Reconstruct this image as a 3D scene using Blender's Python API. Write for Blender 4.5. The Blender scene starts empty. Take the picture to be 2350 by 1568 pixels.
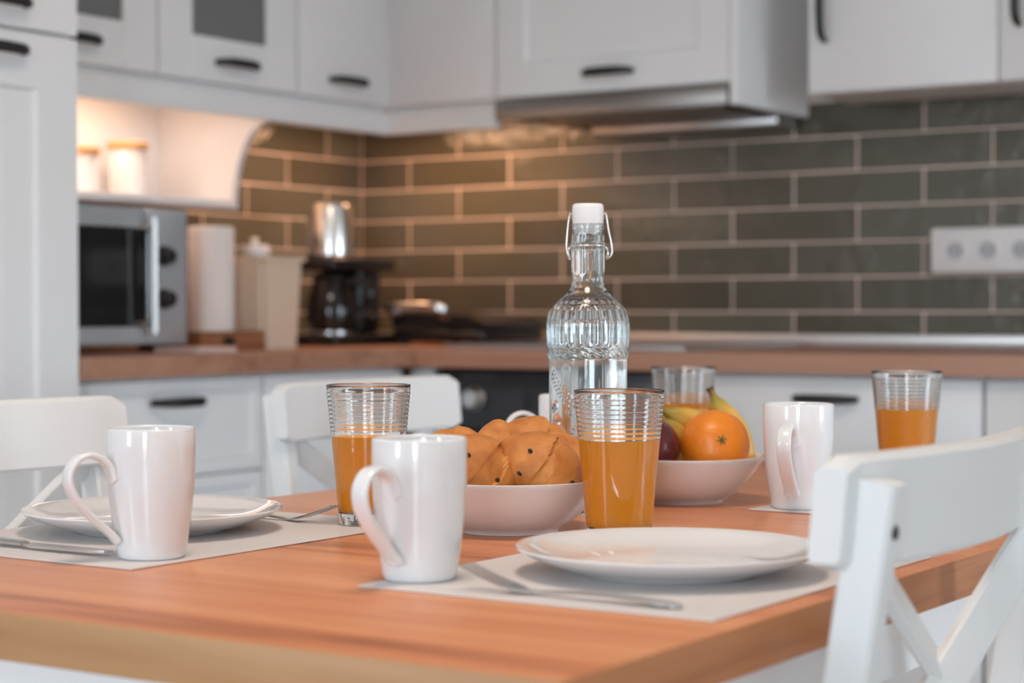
import bpy, bmesh, math, random
from mathutils import Matrix, Vector, noise

PI = math.pi
random.seed(7)
S = bpy.context.scene
COL = S.collection

# ------------------------------------------------------------------ camera
cam_d = bpy.data.cameras.new('camera')
cam = bpy.data.objects.new('camera', cam_d)
COL.objects.link(cam)
S.camera = cam
CR, CU, CW = Vector((.8342, .5515, -.0014)), Vector((-.0079, .0144, .9999)), Vector((-.5514, .8341, -.0164))
m = Matrix.Identity(4)
for i in range(3):
    m[i][0], m[i][1], m[i][2] = CR[i], CU[i], -CW[i]
m.translation = Vector((3.091, -3.960, .985))
cam.matrix_world = m
cam_d.sensor_width = 36.0
cam_d.lens = 67.315
cam_d.clip_start = .05
cam_d.dof.use_dof = True
cam_d.dof.focus_distance = 1.95
cam_d.dof.aperture_fstop = 4.0
cam_d.dof.aperture_blades = 0

# ------------------------------------------------------------------ world, exposure
S.view_settings.view_transform = 'Standard'
S.view_settings.look = 'None'
S.view_settings.gamma = 1.0
S.view_settings.use_curve_mapping = False
S.view_settings.exposure = 0.0
try:
    S.cycles.use_denoising = True
    S.cycles.max_bounces = 16
    S.cycles.transmission_bounces = 14
    S.cycles.transparent_max_bounces = 16
    S.cycles.diffuse_bounces = 5
    S.cycles.glossy_bounces = 5
    S.cycles.sample_clamp_indirect = 0.0
    S.cycles.blur_glossy = 0.6
except Exception:
    pass
SKY = 23.0
wd = bpy.data.worlds.new('world')
S.world = wd
wd.use_nodes = True
wn = wd.node_tree
bg_ = wn.nodes['Background']
w_tc = wn.nodes.new('ShaderNodeTexCoord')
w_sep = wn.nodes.new('ShaderNodeSeparateXYZ')
wn.links.new(w_tc.outputs['Generated'], w_sep.inputs[0])
w_map = wn.nodes.new('ShaderNodeMapRange')
w_map.inputs['From Min'].default_value = -1.0
w_map.inputs['From Max'].default_value = 1.0
wn.links.new(w_sep.outputs['Z'], w_map.inputs['Value'])
w_rmp = wn.nodes.new('ShaderNodeValToRGB')
e_ = w_rmp.color_ramp.elements
e_[0].position, e_[0].color = .47, (.17, .17, .16, 1)        # ground
e_[1].position, e_[1].color = .51, (.73, .86, 1.0, 1)        # overcast sky
wn.links.new(w_map.outputs[0], w_rmp.inputs['Fac'])
wn.links.new(w_rmp.outputs['Color'], bg_.inputs['Color'])
bg_.inputs['Strength'].default_value = SKY


def area_light(name, loc, rot, sx, sy, power, color, parent=None):
    d = bpy.data.lights.new(name, 'AREA')
    d.shape = 'RECTANGLE'
    d.size, d.size_y = sx, sy
    d.energy = power
    d.color = color
    o = bpy.data.objects.new(name, d)
    COL.objects.link(o)
    o.location = loc
    o.rotation_euler = rot
    if parent:
        o.parent = parent
    return o


DAY = (.86, .93, 1.0)
WARM = (1.0, .52, .27)
# daylight in the window openings of the wall behind the camera (lights face +y) and of the far right wall (faces -x)
RX, RY, RZ = 6.6, -8.0, 2.6
WINS = [(.10, 1.00, .70, 2.25), (4.15, 5.35, .10, 2.30)]
RWIN = (-1.45, -.30, .40, 2.00)
for (wx0, wx1, wz0, wz1) in WINS:
    pl = area_light('window_portal', ((wx0 + wx1) / 2, RY - .095, (wz0 + wz1) / 2), (PI / 2, 0, 0), wx1 - wx0, wz1 - wz0, 1, (1, 1, 1))
    pl.data.cycles.is_portal = True
pl = area_light('window_portal', (RX + .095, (RWIN[0] + RWIN[1]) / 2, (RWIN[2] + RWIN[3]) / 2), (PI / 2, 0, PI / 2), RWIN[1] - RWIN[0], RWIN[3] - RWIN[2], 1, (1, 1, 1))
pl.data.cycles.is_portal = True
CEIL_W = 15

# ------------------------------------------------------------------ materials


def new_mat(name):
    mt = bpy.data.materials.new(name)
    mt.use_nodes = True
    nt = mt.node_tree
    return mt, nt, nt.nodes['Principled BSDF']


def pset(b, **kw):
    names = {'col': 'Base Color', 'rough': 'Roughness', 'metal': 'Metallic', 'ior': 'IOR', 'trans': 'Transmission Weight',
             'coat': 'Coat Weight', 'spec': 'Specular IOR Level', 'sss': 'Subsurface Weight', 'coatr': 'Coat Roughness'}
    for k, v in kw.items():
        if k == 'col':
            v = (v[0], v[1], v[2], 1)
        b.inputs[names[k]].default_value = v


def mat(name, col, rough=.5, metal=0, bump=None, var=None, **kw):
    """principled; bump=(scale, strength, dist), var=(scale, amount, stretch) gives slight colour variation"""
    mt, nt, b = new_mat(name)
    pset(b, col=col, rough=rough, metal=metal, **kw)
    tc = None
    if bump or var:
        tc = nt.nodes.new('ShaderNodeTexCoord')
    if bump:
        n = nt.nodes.new('ShaderNodeTexNoise')
        n.inputs['Scale'].default_value = bump[0]
        n.inputs['Detail'].default_value = 3
        nt.links.new(tc.outputs['Object'], n.inputs['Vector'])
        bp = nt.nodes.new('ShaderNodeBump')
        bp.inputs['Strength'].default_value = bump[1]
        bp.inputs['Distance'].default_value = bump[2]
        nt.links.new(n.outputs['Fac'], bp.inputs['Height'])
        nt.links.new(bp.outputs['Normal'], b.inputs['Normal'])
    if var:
        n = nt.nodes.new('ShaderNodeTexNoise')
        n.inputs['Scale'].default_value = var[0]
        n.inputs['Detail'].default_value = 4
        nt.links.new(tc.outputs['Object'], n.inputs['Vector'])
        r = nt.nodes.new('ShaderNodeValToRGB')
        a = var[1]
        r.color_ramp.elements[0].position = .35
        r.color_ramp.elements[1].position = .65
        r.color_ramp.elements[0].color = (col[0] * (1 - a), col[1] * (1 - a), col[2] * (1 - a), 1)
        r.color_ramp.elements[1].color = (min(1, col[0] * (1 + a)), min(1, col[1] * (1 + a)), min(1, col[2] * (1 + a)), 1)
        nt.links.new(n.outputs['Fac'], r.inputs['Fac'])
        nt.links.new(r.outputs['Color'], b.inputs['Base Color'])
    return mt


def wood(name, c_dark, c_mid, c_light, rough, axis, scale=1.0, coord='Object', knots=True):
    """long grain running along axis 0/1/2"""
    mt, nt, b = new_mat(name)
    L = nt.links.new
    tc = nt.nodes.new('ShaderNodeTexCoord')
    mp = nt.nodes.new('ShaderNodeMapping')
    sc = [34 * scale] * 3
    sc[axis] = 1.6 * scale
    mp.inputs['Scale'].default_value = sc
    L(tc.outputs[coord], mp.inputs['Vector'])
    n1 = nt.nodes.new('ShaderNodeTexNoise')
    n1.inputs['Scale'].default_value = 1.0
    n1.inputs['Detail'].default_value = 6
    n1.inputs['Roughness'].default_value = .62
    n1.inputs['Distortion'].default_value = .6
    L(mp.outputs['Vector'], n1.inputs['Vector'])
    mp2 = nt.nodes.new('ShaderNodeMapping')
    sc2 = [9 * scale] * 3
    sc2[axis] = .9 * scale
    mp2.inputs['Scale'].default_value = sc2
    L(tc.outputs[coord], mp2.inputs['Vector'])
    n2 = nt.nodes.new('ShaderNodeTexNoise')
    n2.inputs['Scale'].default_value = 1.0
    n2.inputs['Detail'].default_value = 3
    L(mp2.outputs['Vector'], n2.inputs['Vector'])
    mx = nt.nodes.new('ShaderNodeMath')
    mx.operation = 'MULTIPLY_ADD'
    mx.inputs[1].default_value = .5
    L(n1.outputs['Fac'], mx.inputs[0])
    h = nt.nodes.new('ShaderNodeMath')
    h.operation = 'MULTIPLY'
    h.inputs[1].default_value = .5
    L(n2.outputs['Fac'], h.inputs[0])
    L(h.outputs[0], mx.inputs[2])
    r = nt.nodes.new('ShaderNodeValToRGB')
    e = r.color_ramp.elements
    e[0].position, e[0].color = .34, (*c_dark, 1)
    e[1].position, e[1].color = .62, (*c_light, 1)
    mid = e.new(.45)
    mid.color = (*c_mid, 1)
    L(mx.outputs[0], r.inputs['Fac'])
    L(r.outputs['Color'], b.inputs['Base Color'])
    bp = nt.nodes.new('ShaderNodeBump')
    bp.inputs['Strength'].default_value = .12
    bp.inputs['Distance'].default_value = .001
    L(n1.outputs['Fac'], bp.inputs['Height'])
    L(bp.outputs['Normal'], b.inputs['Normal'])
    pset(b, rough=rough)
    return mt


MT = {}
MT['paint'] = mat('white_cabinet_paint', (.80, .80, .80), .38, bump=(60, .04, .001))
MT['chair'] = mat('white_chair_paint', (.83, .83, .82), .33, bump=(45, .05, .001))
MT['wall'] = mat('white_wall_plaster', (.82, .81, .79), .8, bump=(120, .1, .001))
MT['ceiling'] = mat('ceiling_paint', (.85, .85, .84), .9)
MT['floor'] = wood('grey_floor_boards', (.46, .43, .40), (.58, .55, .52), (.66, .63, .60), .45, 0, .6)
MT['ceramic'] = mat('white_glazed_ceramic', (.84, .84, .84), .07, coat=.4, coatr=.03)
MT['plate'] = mat('white_plate_glaze', (.82, .80, .785), .06, coat=.6, coatr=.02)
MT['table'] = wood('table_wood', (.26, .080, .032), (.62, .225, .092), (.76, .34, .155), .34, 0, .8)
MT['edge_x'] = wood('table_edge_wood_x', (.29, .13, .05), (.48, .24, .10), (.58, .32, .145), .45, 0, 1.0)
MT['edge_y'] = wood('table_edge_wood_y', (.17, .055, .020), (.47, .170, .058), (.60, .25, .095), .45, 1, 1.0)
MT['worktop_x'] = wood('worktop_wood', (.22, .095, .055), (.38, .18, .11), (.45, .24, .155), .38, 0, .7)
MT['black'] = mat('black_plastic', (.010, .010, .011), .3)
MT['handle'] = mat('dark_pewter_metal', (.035, .035, .036), .38, .6)
MT['steel'] = mat('brushed_steel', (.58, .57, .56), .28, 1.0)
MT['steel_dark'] = mat('dark_brushed_steel', (.30, .27, .25), .34, 1.0)
MT['chrome'] = mat('polished_chrome', (.72, .69, .66), .24, 1.0)
MT['cutlery'] = mat('cutlery_steel', (.62, .61, .60), .16, 1.0)
MT['mw'] = mat('silver_grey_plastic', (.46, .48, .50), .35, .45)
MT['mwglass'] = mat('microwave_black_glass', (.012, .012, .013), .06)
MT['oven'] = mat('black_oven_glass', (.022, .023, .025), .22)
MT['hob'] = mat('black_hob_glass', (.015, .015, .016), .10)
MT['frost'] = mat('smoked_frosted_glass', (.16, .16, .16), .35)
MT['grout'] = mat('pale_beige_grout', (.82, .66, .57), .9)
MT['alu'] = mat('aluminium_trim', (.62, .60, .58), .35, .8)
MT['socket'] = mat('white_socket_plastic', (.74, .73, .72), .35)
MT['socket_in'] = mat('socket_recess_grey', (.45, .46, .47), .45)
MT['towel'] = mat('paper_towel', (.80, .71, .66), .95, bump=(260, .4, .001))
MT['cream'] = mat('cream_enamel', (.70, .54, .40), .45)
MT['tray'] = wood('reddish_tray_wood', (.10, .035, .014), (.21, .075, .03), (.30, .12, .05), .4, 1, 1.5)
MT['lid'] = wood('bamboo_lid_wood', (.55, .25, .09), (.70, .36, .14), (.78, .45, .2), .5, 1, 2)
MT['napkin'] = mat('pink_napkin_paper', (.70, .52, .46), .9)
MT['stopper'] = mat('white_rubber_stopper', (.82, .80, .79), .4)
MT['apple'] = mat('dark_red_apple_skin', (.16, .018, .022), .2, var=(14, .4))
MT['stem'] = mat('dry_stem', (.10, .06, .025), .8)
MT['calyx'] = mat('green_brown_calyx', (.18, .15, .045), .8)
MT['raisin'] = mat('dark_raisin', (.02, .010, .007), .55)
MT['orange'] = mat('orange_peel', (.95, .27, .015), .36, bump=(170, .35, .0015), var=(9, .12))
MT['coffee'] = mat('dark_coffee', (.012, .006, .004), .1)
MT['gl_led'] = None

# olive glazed tile: wavy gloss and a slight change of tone from tile to tile
mt, nt, b = new_mat('olive_glazed_tile')
pset(b, rough=.17, spec=.5)
oi = nt.nodes.new('ShaderNodeObjectInfo')
rr = nt.nodes.new('ShaderNodeValToRGB')
rr.color_ramp.elements[0].color = (.082, .074, .052, 1)
rr.color_ramp.elements[1].color = (.118, .112, .084, 1)
nt.links.new(oi.outputs['Random'], rr.inputs['Fac'])
nt.links.new(rr.outputs['Color'], b.inputs['Base Color'])
tc = nt.nodes.new('ShaderNodeTexCoord')
vadd = nt.nodes.new('ShaderNodeVectorMath')
vadd.operation = 'ADD'
nt.links.new(tc.outputs['Object'], vadd.inputs[0])
nt.links.new(oi.outputs['Location'], vadd.inputs[1])
n = nt.nodes.new('ShaderNodeTexNoise')
n.inputs['Scale'].default_value = 26
n.inputs['Detail'].default_value = 2
nt.links.new(vadd.outputs[0], n.inputs['Vector'])
bp = nt.nodes.new('ShaderNodeBump')
bp.inputs['Strength'].default_value = .5
bp.inputs['Distance'].default_value = .005
nt.links.new(n.outputs['Fac'], bp.inputs['Height'])
nt.links.new(bp.outputs['Normal'], b.inputs['Normal'])
MT['tile'] = mt

# woven vinyl place mat
mt, nt, b = new_mat('woven_grey_vinyl')
tc = nt.nodes.new('ShaderNodeTexCoord')
ck = nt.nodes.new('ShaderNodeTexChecker')
ck.inputs['Scale'].default_value = 760
ck.inputs[1].default_value = (.86, .82, .80, 1)
ck.inputs[2].default_value = (.62, .59, .57, 1)
nt.links.new(tc.outputs['Object'], ck.inputs['Vector'])
nt.links.new(ck.outputs['Color'], b.inputs['Base Color'])
bp = nt.nodes.new('ShaderNodeBump')
bp.inputs['Strength'].default_value = .5
bp.inputs['Distance'].default_value = .0008
nt.links.new(ck.outputs['Fac'], bp.inputs['Height'])
nt.links.new(bp.outputs['Normal'], b.inputs['Normal'])
pset(b, rough=.5)
MT['mat'] = mt


def glass_mat(name, col, ior, rough=0.0):
    mt, nt, b = new_mat(name)
    nt.nodes.remove(b)
    g = nt.nodes.new('ShaderNodeBsdfGlass')
    g.inputs['Color'].default_value = (*col, 1)
    g.inputs['IOR'].default_value = ior
    g.inputs['Roughness'].default_value = rough
    nt.links.new(g.outputs[0], nt.nodes['Material Output'].inputs['Surface'])
    return mt


mt, nt, b = new_mat('window_pane')
nt.nodes.remove(b)
t1 = nt.nodes.new('ShaderNodeBsdfTransparent')
t2 = nt.nodes.new('ShaderNodeBsdfGlossy')
t2.inputs['Roughness'].default_value = .02
mxs = nt.nodes.new('ShaderNodeMixShader')
mxs.inputs[0].default_value = .06
nt.links.new(t1.outputs[0], mxs.inputs[1])
nt.links.new(t2.outputs[0], mxs.inputs[2])
nt.links.new(mxs.outputs[0], nt.nodes['Material Output'].inputs['Surface'])
MT['pane'] = mt
MT['glass'] = glass_mat('clear_glass', (.98, .99, .99), 1.5)
MT['water'] = glass_mat('water', (.99, 1, 1), 1.33)
MT['carafe'] = mat('dark_carafe_glass', (.012, .010, .009), .06)

# juice: opaque, slightly translucent orange
mt, nt, b = new_mat('orange_juice')
pset(b, col=(1.0, .385, .022), rough=.4, sss=.0, spec=.15)
b.inputs['Subsurface Radius'].default_value = (.020, .009, .002)
MT['juice'] = mt

# bread crust: baked brown, lighter folds, fine crust relief
mt, nt, b = new_mat('baked_bread_crust')
tc = nt.nodes.new('ShaderNodeTexCoord')
n = nt.nodes.new('ShaderNodeTexNoise')
n.inputs['Scale'].default_value = 28
n.inputs['Detail'].default_value = 6
nt.links.new(tc.outputs['Object'], n.inputs['Vector'])
rr = nt.nodes.new('ShaderNodeValToRGB')
rr.color_ramp.elements[0].position = .36
rr.color_ramp.elements[0].color = (.50, .16, .030, 1)
rr.color_ramp.elements[1].position = .66
rr.color_ramp.elements[1].color = (.74, .30, .065, 1)
nt.links.new(n.outputs['Fac'], rr.inputs['Fac'])
nt.links.new(rr.outputs['Color'], b.inputs['Base Color'])
n2 = nt.nodes.new('ShaderNodeTexNoise')
n2.inputs['Scale'].default_value = 160
n2.inputs['Detail'].default_value = 5
nt.links.new(tc.outputs['Object'], n2.inputs['Vector'])
bp = nt.nodes.new('ShaderNodeBump')
bp.inputs['Strength'].default_value = .6
bp.inputs['Distance'].default_value = .002
nt.links.new(n2.outputs['Fac'], bp.inputs['Height'])
nt.links.new(bp.outputs['Normal'], b.inputs['Normal'])
pset(b, rough=.55)
MT['bread'] = mt

# banana: generated z runs along the fruit; green-brown near the stem
mt, nt, b = new_mat('banana_skin')
at = nt.nodes.new('ShaderNodeAttribute')
at.attribute_name = 'along'
rr = nt.nodes.new('ShaderNodeValToRGB')
e = rr.color_ramp.elements
e[0].position, e[0].color = 0.0, (.10, .05, .02, 1)
e[1].position, e[1].color = 1.0, (.16, .09, .03, 1)
for p_, c_ in ((.04, (.22, .16, .03, 1)), (.16, (.36, .28, .04, 1)), (.32, (.74, .43, .07, 1)), (.92, (.76, .46, .10, 1)), (.97, (.4, .3, .06, 1))):
    q_ = e.new(p_)
    q_.color = c_
nt.links.new(at.outputs['Fac'], rr.inputs['Fac'])
nt.links.new(rr.outputs['Color'], b.inputs['Base Color'])
pset(b, rough=.45)
MT['banana'] = mt


def emit_mat(name, col, strength):
    mt, nt, b = new_mat(name)
    b.inputs['Emission Color'].default_value = (*col, 1)
    b.inputs['Emission Strength'].default_value = strength
    pset(b, col=(.8, .8, .8))
    return mt


MT['led_white'] = emit_mat('lamp_diffuser', (1, .82, .68), 3)
MT['led'] = emit_mat('warm_led_diffuser', (1, .62, .38), 8)

# ------------------------------------------------------------------ mesh helpers


def me_from(verts, faces, name='mesh'):
    me = bpy.data.meshes.new(name)
    me.from_pydata([tuple(v) for v in verts], [], faces)
    me.validate()
    return me


def g_box(x0, x1, y0, y1, z0, z1, bev=0.0, seg=2):
    bm = bmesh.new()
    bmesh.ops.create_cube(bm, size=1)
    for v in bm.verts:
        v.co.x = x0 if v.co.x < 0 else x1
        v.co.y = y0 if v.co.y < 0 else y1
        v.co.z = z0 if v.co.z < 0 else z1
    if bev:
        bmesh.ops.bevel(bm, geom=bm.edges[:], offset=bev, segments=seg, affect='EDGES', profile=.5)
    return g_from_bm(bm)


def g_from_bm(bm):
    bm.verts.ensure_lookup_table()
    bm.verts.index_update()
    vs = [v.co.copy() for v in bm.verts]
    fs = [[v.index for v in f.verts] for f in bm.faces]
    bm.free()
    return vs, fs


def g_join(*gs):
    V, F = [], []
    for v, f in gs:
        o = len(V)
        V += [Vector(a) for a in v]
        F += [[i + o for i in p] for p in f]
    return V, F


def g_xf(g, M_):
    return [M_ @ Vector(v) for v in g[0]], g[1]


def g_lathe(prof, n=64, cx=0, cy=0, cap=True, fn=None):
    """profile of (r, z) from bottom to top (or round a closed section); fn(theta, r, z) -> r"""
    V, F = [], []
    rings = []
    for (r, z) in prof:
        if r < 1e-6:
            rings.append([len(V)])
            V.append(Vector((cx, cy, z)))
        else:
            ids = []
            for k in range(n):
                t = 2 * PI * k / n
                q = fn(t, r, z) if fn else r
                ids.append(len(V))
                V.append(Vector((cx + q * math.cos(t), cy + q * math.sin(t), z)))
            rings.append(ids)
    for a, b_ in zip(rings[:-1], rings[1:]):
        if len(a) == 1 and len(b_) == 1:
            continue
        for k in range(n):
            k2 = (k + 1) % n
            if len(a) == 1:
                F.append([a[0], b_[k2], b_[k]])
            elif len(b_) == 1:
                F.append([a[k], a[k2], b_[0]])
            else:
                F.append([a[k], a[k2], b_[k2], b_[k]])
    if cap:
        if len(rings[0]) > 1:
            F.append(rings[0][::-1])
        if len(rings[-1]) > 1:
            F.append(rings[-1])
    return V, F


def frames(path):
    P = [Vector(p) for p in path]
    T = []
    for i in range(len(P)):
        a = P[max(0, i - 1)]
        c = P[min(len(P) - 1, i + 1)]
        T.append((c - a).normalized())
    return P, T


def g_sweep(path, sect, up=(0, 0, 1), closed=False):
    """sweep a closed 2-D section list [(a, b)] (or a function i,u -> list) along path; a along side, b along up-ish"""
    P, T = frames(path)
    up = Vector(up)
    V, F, R = [], [], []
    n = len(P)
    for i in range(n):
        t = T[i]
        side = t.cross(up)
        if side.length < 1e-5:
            side = t.cross(Vector((1, 0, 0)))
        side.normalize()
        nu = side.cross(t).normalized()
        sc = sect(i, i / (n - 1)) if callable(sect) else sect
        ids = []
        for (a, b_) in sc:
            ids.append(len(V))
            V.append(P[i] + side * a + nu * b_)
        R.append(ids)
    k = len(R[0])
    for a, b_ in zip(R[:-1], R[1:]):
        for j in range(k):
            j2 = (j + 1) % k
            F.append([a[j], a[j2], b_[j2], b_[j]])
    F.append(R[0][::-1])
    F.append(R[-1])
    return V, F


def circ(r, n=10, ry=None):
    ry = r if ry is None else ry
    return [(r * math.cos(2 * PI * k / n), ry * math.sin(2 * PI * k / n)) for k in range(n)]


def rect(w, h, c=0.0):
    w, h = w / 2, h / 2
    if c <= 0:
        return [(-w, -h), (w, -h), (w, h), (-w, h)]
    return [(-w + c, -h), (w - c, -h), (w, -h + c), (w, h - c), (w - c, h), (-w + c, h), (-w, h - c), (-w, -h + c)]


def g_tube(path, r, n=10, up=(0, 0, 1)):
    if callable(r):
        return g_sweep(path, lambda i, u: circ(r(u), n), up)
    return g_sweep(path, circ(r, n), up)


def g_prism(poly, axis, a, b_):
    """extrude a 2-D polygon along an axis: axis 'y' -> poly in (x, z), 'x' -> (y, z), 'z' -> (x, y)"""
    def mk(p, h):
        return {'y': (p[0], h, p[1]), 'x': (h, p[0], p[1]), 'z': (p[0], p[1], h)}[axis]
    n_ = len(poly)
    V = [Vector(mk(p, a)) for p in poly] + [Vector(mk(p, b_)) for p in poly]
    F = [[i, (i + 1) % n_, (i + 1) % n_ + n_, i + n_] for i in range(n_)]
    F += [list(range(n_))[::-1], list(range(n_, 2 * n_))]
    bm = bmesh.new()
    vs = [bm.verts.new(v) for v in V]
    for f in F:
        bm.faces.new([vs[i] for i in f])
    bmesh.ops.recalc_face_normals(bm, faces=bm.faces)
    return g_from_bm(bm)


def spline(pts, n=8):
    """Catmull-Rom through 3-D points"""
    P = [Vector(p) for p in pts]
    P = [P[0] * 2 - P[1]] + P + [P[-1] * 2 - P[-2]]
    out = []
    for i in range(1, len(P) - 2):
        p0, p1, p2, p3 = P[i - 1:i + 3]
        for k in range(n):
            t = k / n
            out.append(.5 * ((2 * p1) + (p2 - p0) * t + (2 * p0 - 5 * p1 + 4 * p2 - p3) * t * t + (3 * p1 - p0 - 3 * p2 + p3) * t ** 3))
    out.append(P[-2])
    return out


def make_mesh(g, material, name, smooth=35, fix=True):
    me = me_from(g[0], g[1], name)
    if fix:
        bm = bmesh.new()
        bm.from_mesh(me)
        bmesh.ops.recalc_face_normals(bm, faces=bm.faces)
        bm.to_mesh(me)
        bm.free()
    if isinstance(material, (list, tuple)):
        for mm in material:
            me.materials.append(MT[mm])
    else:
        me.materials.append(MT[material])
    if smooth:
        me.polygons.foreach_set('use_smooth', [True] * len(me.polygons))
        if smooth < 180:
            me.set_sharp_from_angle(angle=math.radians(smooth))
    return me


def tag(o, label=None, cat=None, group=None, kind=None):
    if label:
        o['label'] = label
    if cat:
        o['category'] = cat
    if group:
        o['group'] = group
    if kind:
        o['kind'] = kind
    return o


def empty(name, loc, rz=0.0):
    o = bpy.data.objects.new(name, None)
    COL.objects.link(o)
    o.location = loc
    o.rotation_euler = (0, 0, rz)
    o.empty_display_size = .05
    return o


def part(name, g, material, parent, smooth=35, world=False, label=None, fix=True):
    """a child mesh; g in the parent's local frame, or in world coordinates when world=True (parent unrotated)"""
    if world:
        pw = Vector(parent.location)
        if parent.parent:
            pw = pw + Vector(parent.parent.location)
        g = ([Vector(v) - pw for v in g[0]], g[1])
    o = bpy.data.objects.new(name, make_mesh(g, material, name, smooth, fix))
    COL.objects.link(o)
    o.parent = parent
    if label:
        o['label'] = label
    return o


def single(name, g, material, smooth=35, fix=True):
    """a thing that is one mesh, world coordinates in, origin moved to its base centre"""
    vs = [Vector(v) for v in g[0]]
    c = Vector(((min(v.x for v in vs) + max(v.x for v in vs)) / 2, (min(v.y for v in vs) + max(v.y for v in vs)) / 2, min(v.z for v in vs)))
    o = bpy.data.objects.new(name, make_mesh(([v - c for v in vs], g[1]), material, name, smooth, fix))
    COL.objects.link(o)
    o.location = c
    return o


def copy_tree(o, parent=None):
    c = o.copy()
    COL.objects.link(c)
    if parent:
        c.parent = parent
    for ch in list(o.children):
        copy_tree(ch, c)
    return c


# ------------------------------------------------------------------ room shell
tag(single('floor', g_box(-.1, RX + .1, RY - .1, .1, -.1, 0), 'floor'), kind='structure')
tag(single('ceiling', g_box(-.1, RX + .1, RY - .1, .1, RZ, RZ + .1), 'ceiling'), kind='structure')
wall_back = tag(single('wall_back', g_box(-.1, RX + .1, 0, .1, 0, RZ), 'wall'), kind='structure')
wall_left = tag(single('wall_left', g_box(-.1, 0, RY - .1, 0, 0, RZ), 'wall'), kind='structure')


def wall_with_holes(name, length0, length1, holes, axis, a, b_):
    gs = []
    xs = [length0]
    for h in holes:
        xs += [h[0], h[1]]
    xs.append(length1)
    def bx(u0, u1, z0, z1):
        return g_box(u0, u1, a, b_, z0, z1) if axis == 'x' else g_box(a, b_, u0, u1, z0, z1)
    for i in range(0, len(xs), 2):
        gs.append(bx(xs[i], xs[i + 1], 0, RZ))
    for h in holes:
        gs.append(bx(h[0], h[1], 0, h[2]))
        gs.append(bx(h[0], h[1], h[3], RZ))
    return tag(single(name, g_join(*gs), 'wall'), kind='structure')


wall_with_holes('wall_front', 0, RX, WINS, 'x', RY - .1, RY)
wall_with_holes('wall_right', RY, 0, [RWIN], 'y', RX, RX + .1)


# added unseen partition: keeps the right window's light off the near chair
tag(single('wall_light_block', g_box(2.95, RX, -2.28, -2.18, 0, RZ), 'wall'), kind='structure')


def window(name, u0, u1, z0, z1, axis, pos, mull):
    r = tag(empty(name, (0, 0, 0)), kind='structure')
    def bx(ua, ub, za, zb, d0, d1):
        return g_box(ua, ub, d0, d1, za, zb) if axis == 'x' else g_box(d0, d1, ua, ub, za, zb)
    t = .06
    f = g_join(bx(u0, u0 + t, z0, z1, pos - .03, pos + .03), bx(u1 - t, u1, z0, z1, pos - .03, pos + .03),
               bx(u0 + t, u1 - t, z0, z0 + t, pos - .03, pos + .03), bx(u0 + t, u1 - t, z1 - t, z1, pos - .03, pos + .03))
    part('window_frame', f, 'paint', r)
    if mull:
        um = (u0 + u1) / 2
        part('mullion', bx(um - .03, um + .03, z0 + t, z1 - t, pos - .025, pos + .025), 'paint', r)
    part('pane', bx(u0 + t, u1 - t, z0 + t, z1 - t, pos - .004, pos + .004), 'pane', r)
    return r


window('window_1', *WINS[0], 'x', RY - .06, False)
window('window_2', *WINS[1], 'x', RY - .06, False)
window('window_3', *RWIN, 'y', RX + .06, True)

# ceiling lamp over the table: a flat round fitting
root = tag(empty('ceiling_lamp', (2.25, -2.75, RZ)), 'flat round ceiling lamp above the dining table', 'lamp')
part('fitting', g_lathe([(.30, 2.56), (.30, RZ - .0005), (0, RZ - .0005)], 48, 2.25, -2.75, cap=False), 'paint', root, world=True)
part('diffuser', g_lathe([(0, 2.553), (.285, 2.553), (.295, 2.559), (0, 2.5595)], 48, 2.25, -2.75, cap=False), 'led_white', root, world=True)
cl = area_light('ceiling_lamp_glow', (2.25, -2.75, 2.548), (0, 0, 0), .58, .58, CEIL_W, (1.0, .80, .66))
cl.data.shape = 'DISK'

# ------------------------------------------------------------------ wall tiles
TW, TH, TG = .307, .078, .0036
Z6 = .980
part('grout', g_box(0, 2.6, -.0118, 0, .86, Z6 + 6 * TH), 'grout', wall_back, world=True)
part('grout', g_box(0, .0118, -1.606, -.0118, .86, Z6 + 6 * TH), 'grout', wall_left, world=True)
TILE_CACHE = {}


def tile_mesh(w, h):
    key = (round(w, 4), round(h, 4))
    if key not in TILE_CACHE:
        g = g_box(-w / 2, w / 2, -.005, .005, -h / 2, h / 2, .0016, 1)
        TILE_CACHE[key] = make_mesh(g, 'tile', 'tile', 30)
    return TILE_CACHE[key]


def tile_row(parent, left, k, first, limit):
    """tiles along one course; u is x on the back wall and -y on the left wall"""
    z0, z1 = Z6 + k * TH, Z6 + (k + 1) * TH
    u = .0118
    edges = [u]
    e_ = first
    while e_ < limit:
        if e_ > u + .02:
            edges.append(e_)
        e_ += TW
    edges.append(limit)
    for a, b_ in zip(edges[:-1], edges[1:]):
        w_ = b_ - a - TG
        if w_ < .02:
            continue
        o = bpy.data.objects.new('tile', tile_mesh(w_, TH - TG))
        COL.objects.link(o)
        c = (a + b_) / 2
        if left:
            o.location = Vector((.0085, -c, (z0 + z1) / 2)) - parent.location
            o.rotation_euler = (random.uniform(-.006, .006), random.uniform(-.006, .006), PI / 2)
        else:
            o.location = Vector((c, -.0085, (z0 + z1) / 2)) - parent.location
            o.rotation_euler = (random.uniform(-.006, .006), 0, random.uniform(-.006, .006))
        o.parent = parent


for k in range(-1, 6):
    even = k % 2 == 0
    tile_row(wall_back, False, k, .167 if even else .167 + TW / 2, 2.6)
    tile_row(wall_left, True, k, .3094 if even else .154, 1.606)

# worktop upstand trims
tag(single('trim_1', g_box(.03, 2.6, -.030, -.0137, .904, .931, .003), 'alu'), kind='structure')
tag(single('trim_2', g_box(.0137, .030, -1.604, -.032, .904, .931, .003), 'alu'), kind='structure')

# ------------------------------------------------------------------ cabinets


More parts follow.
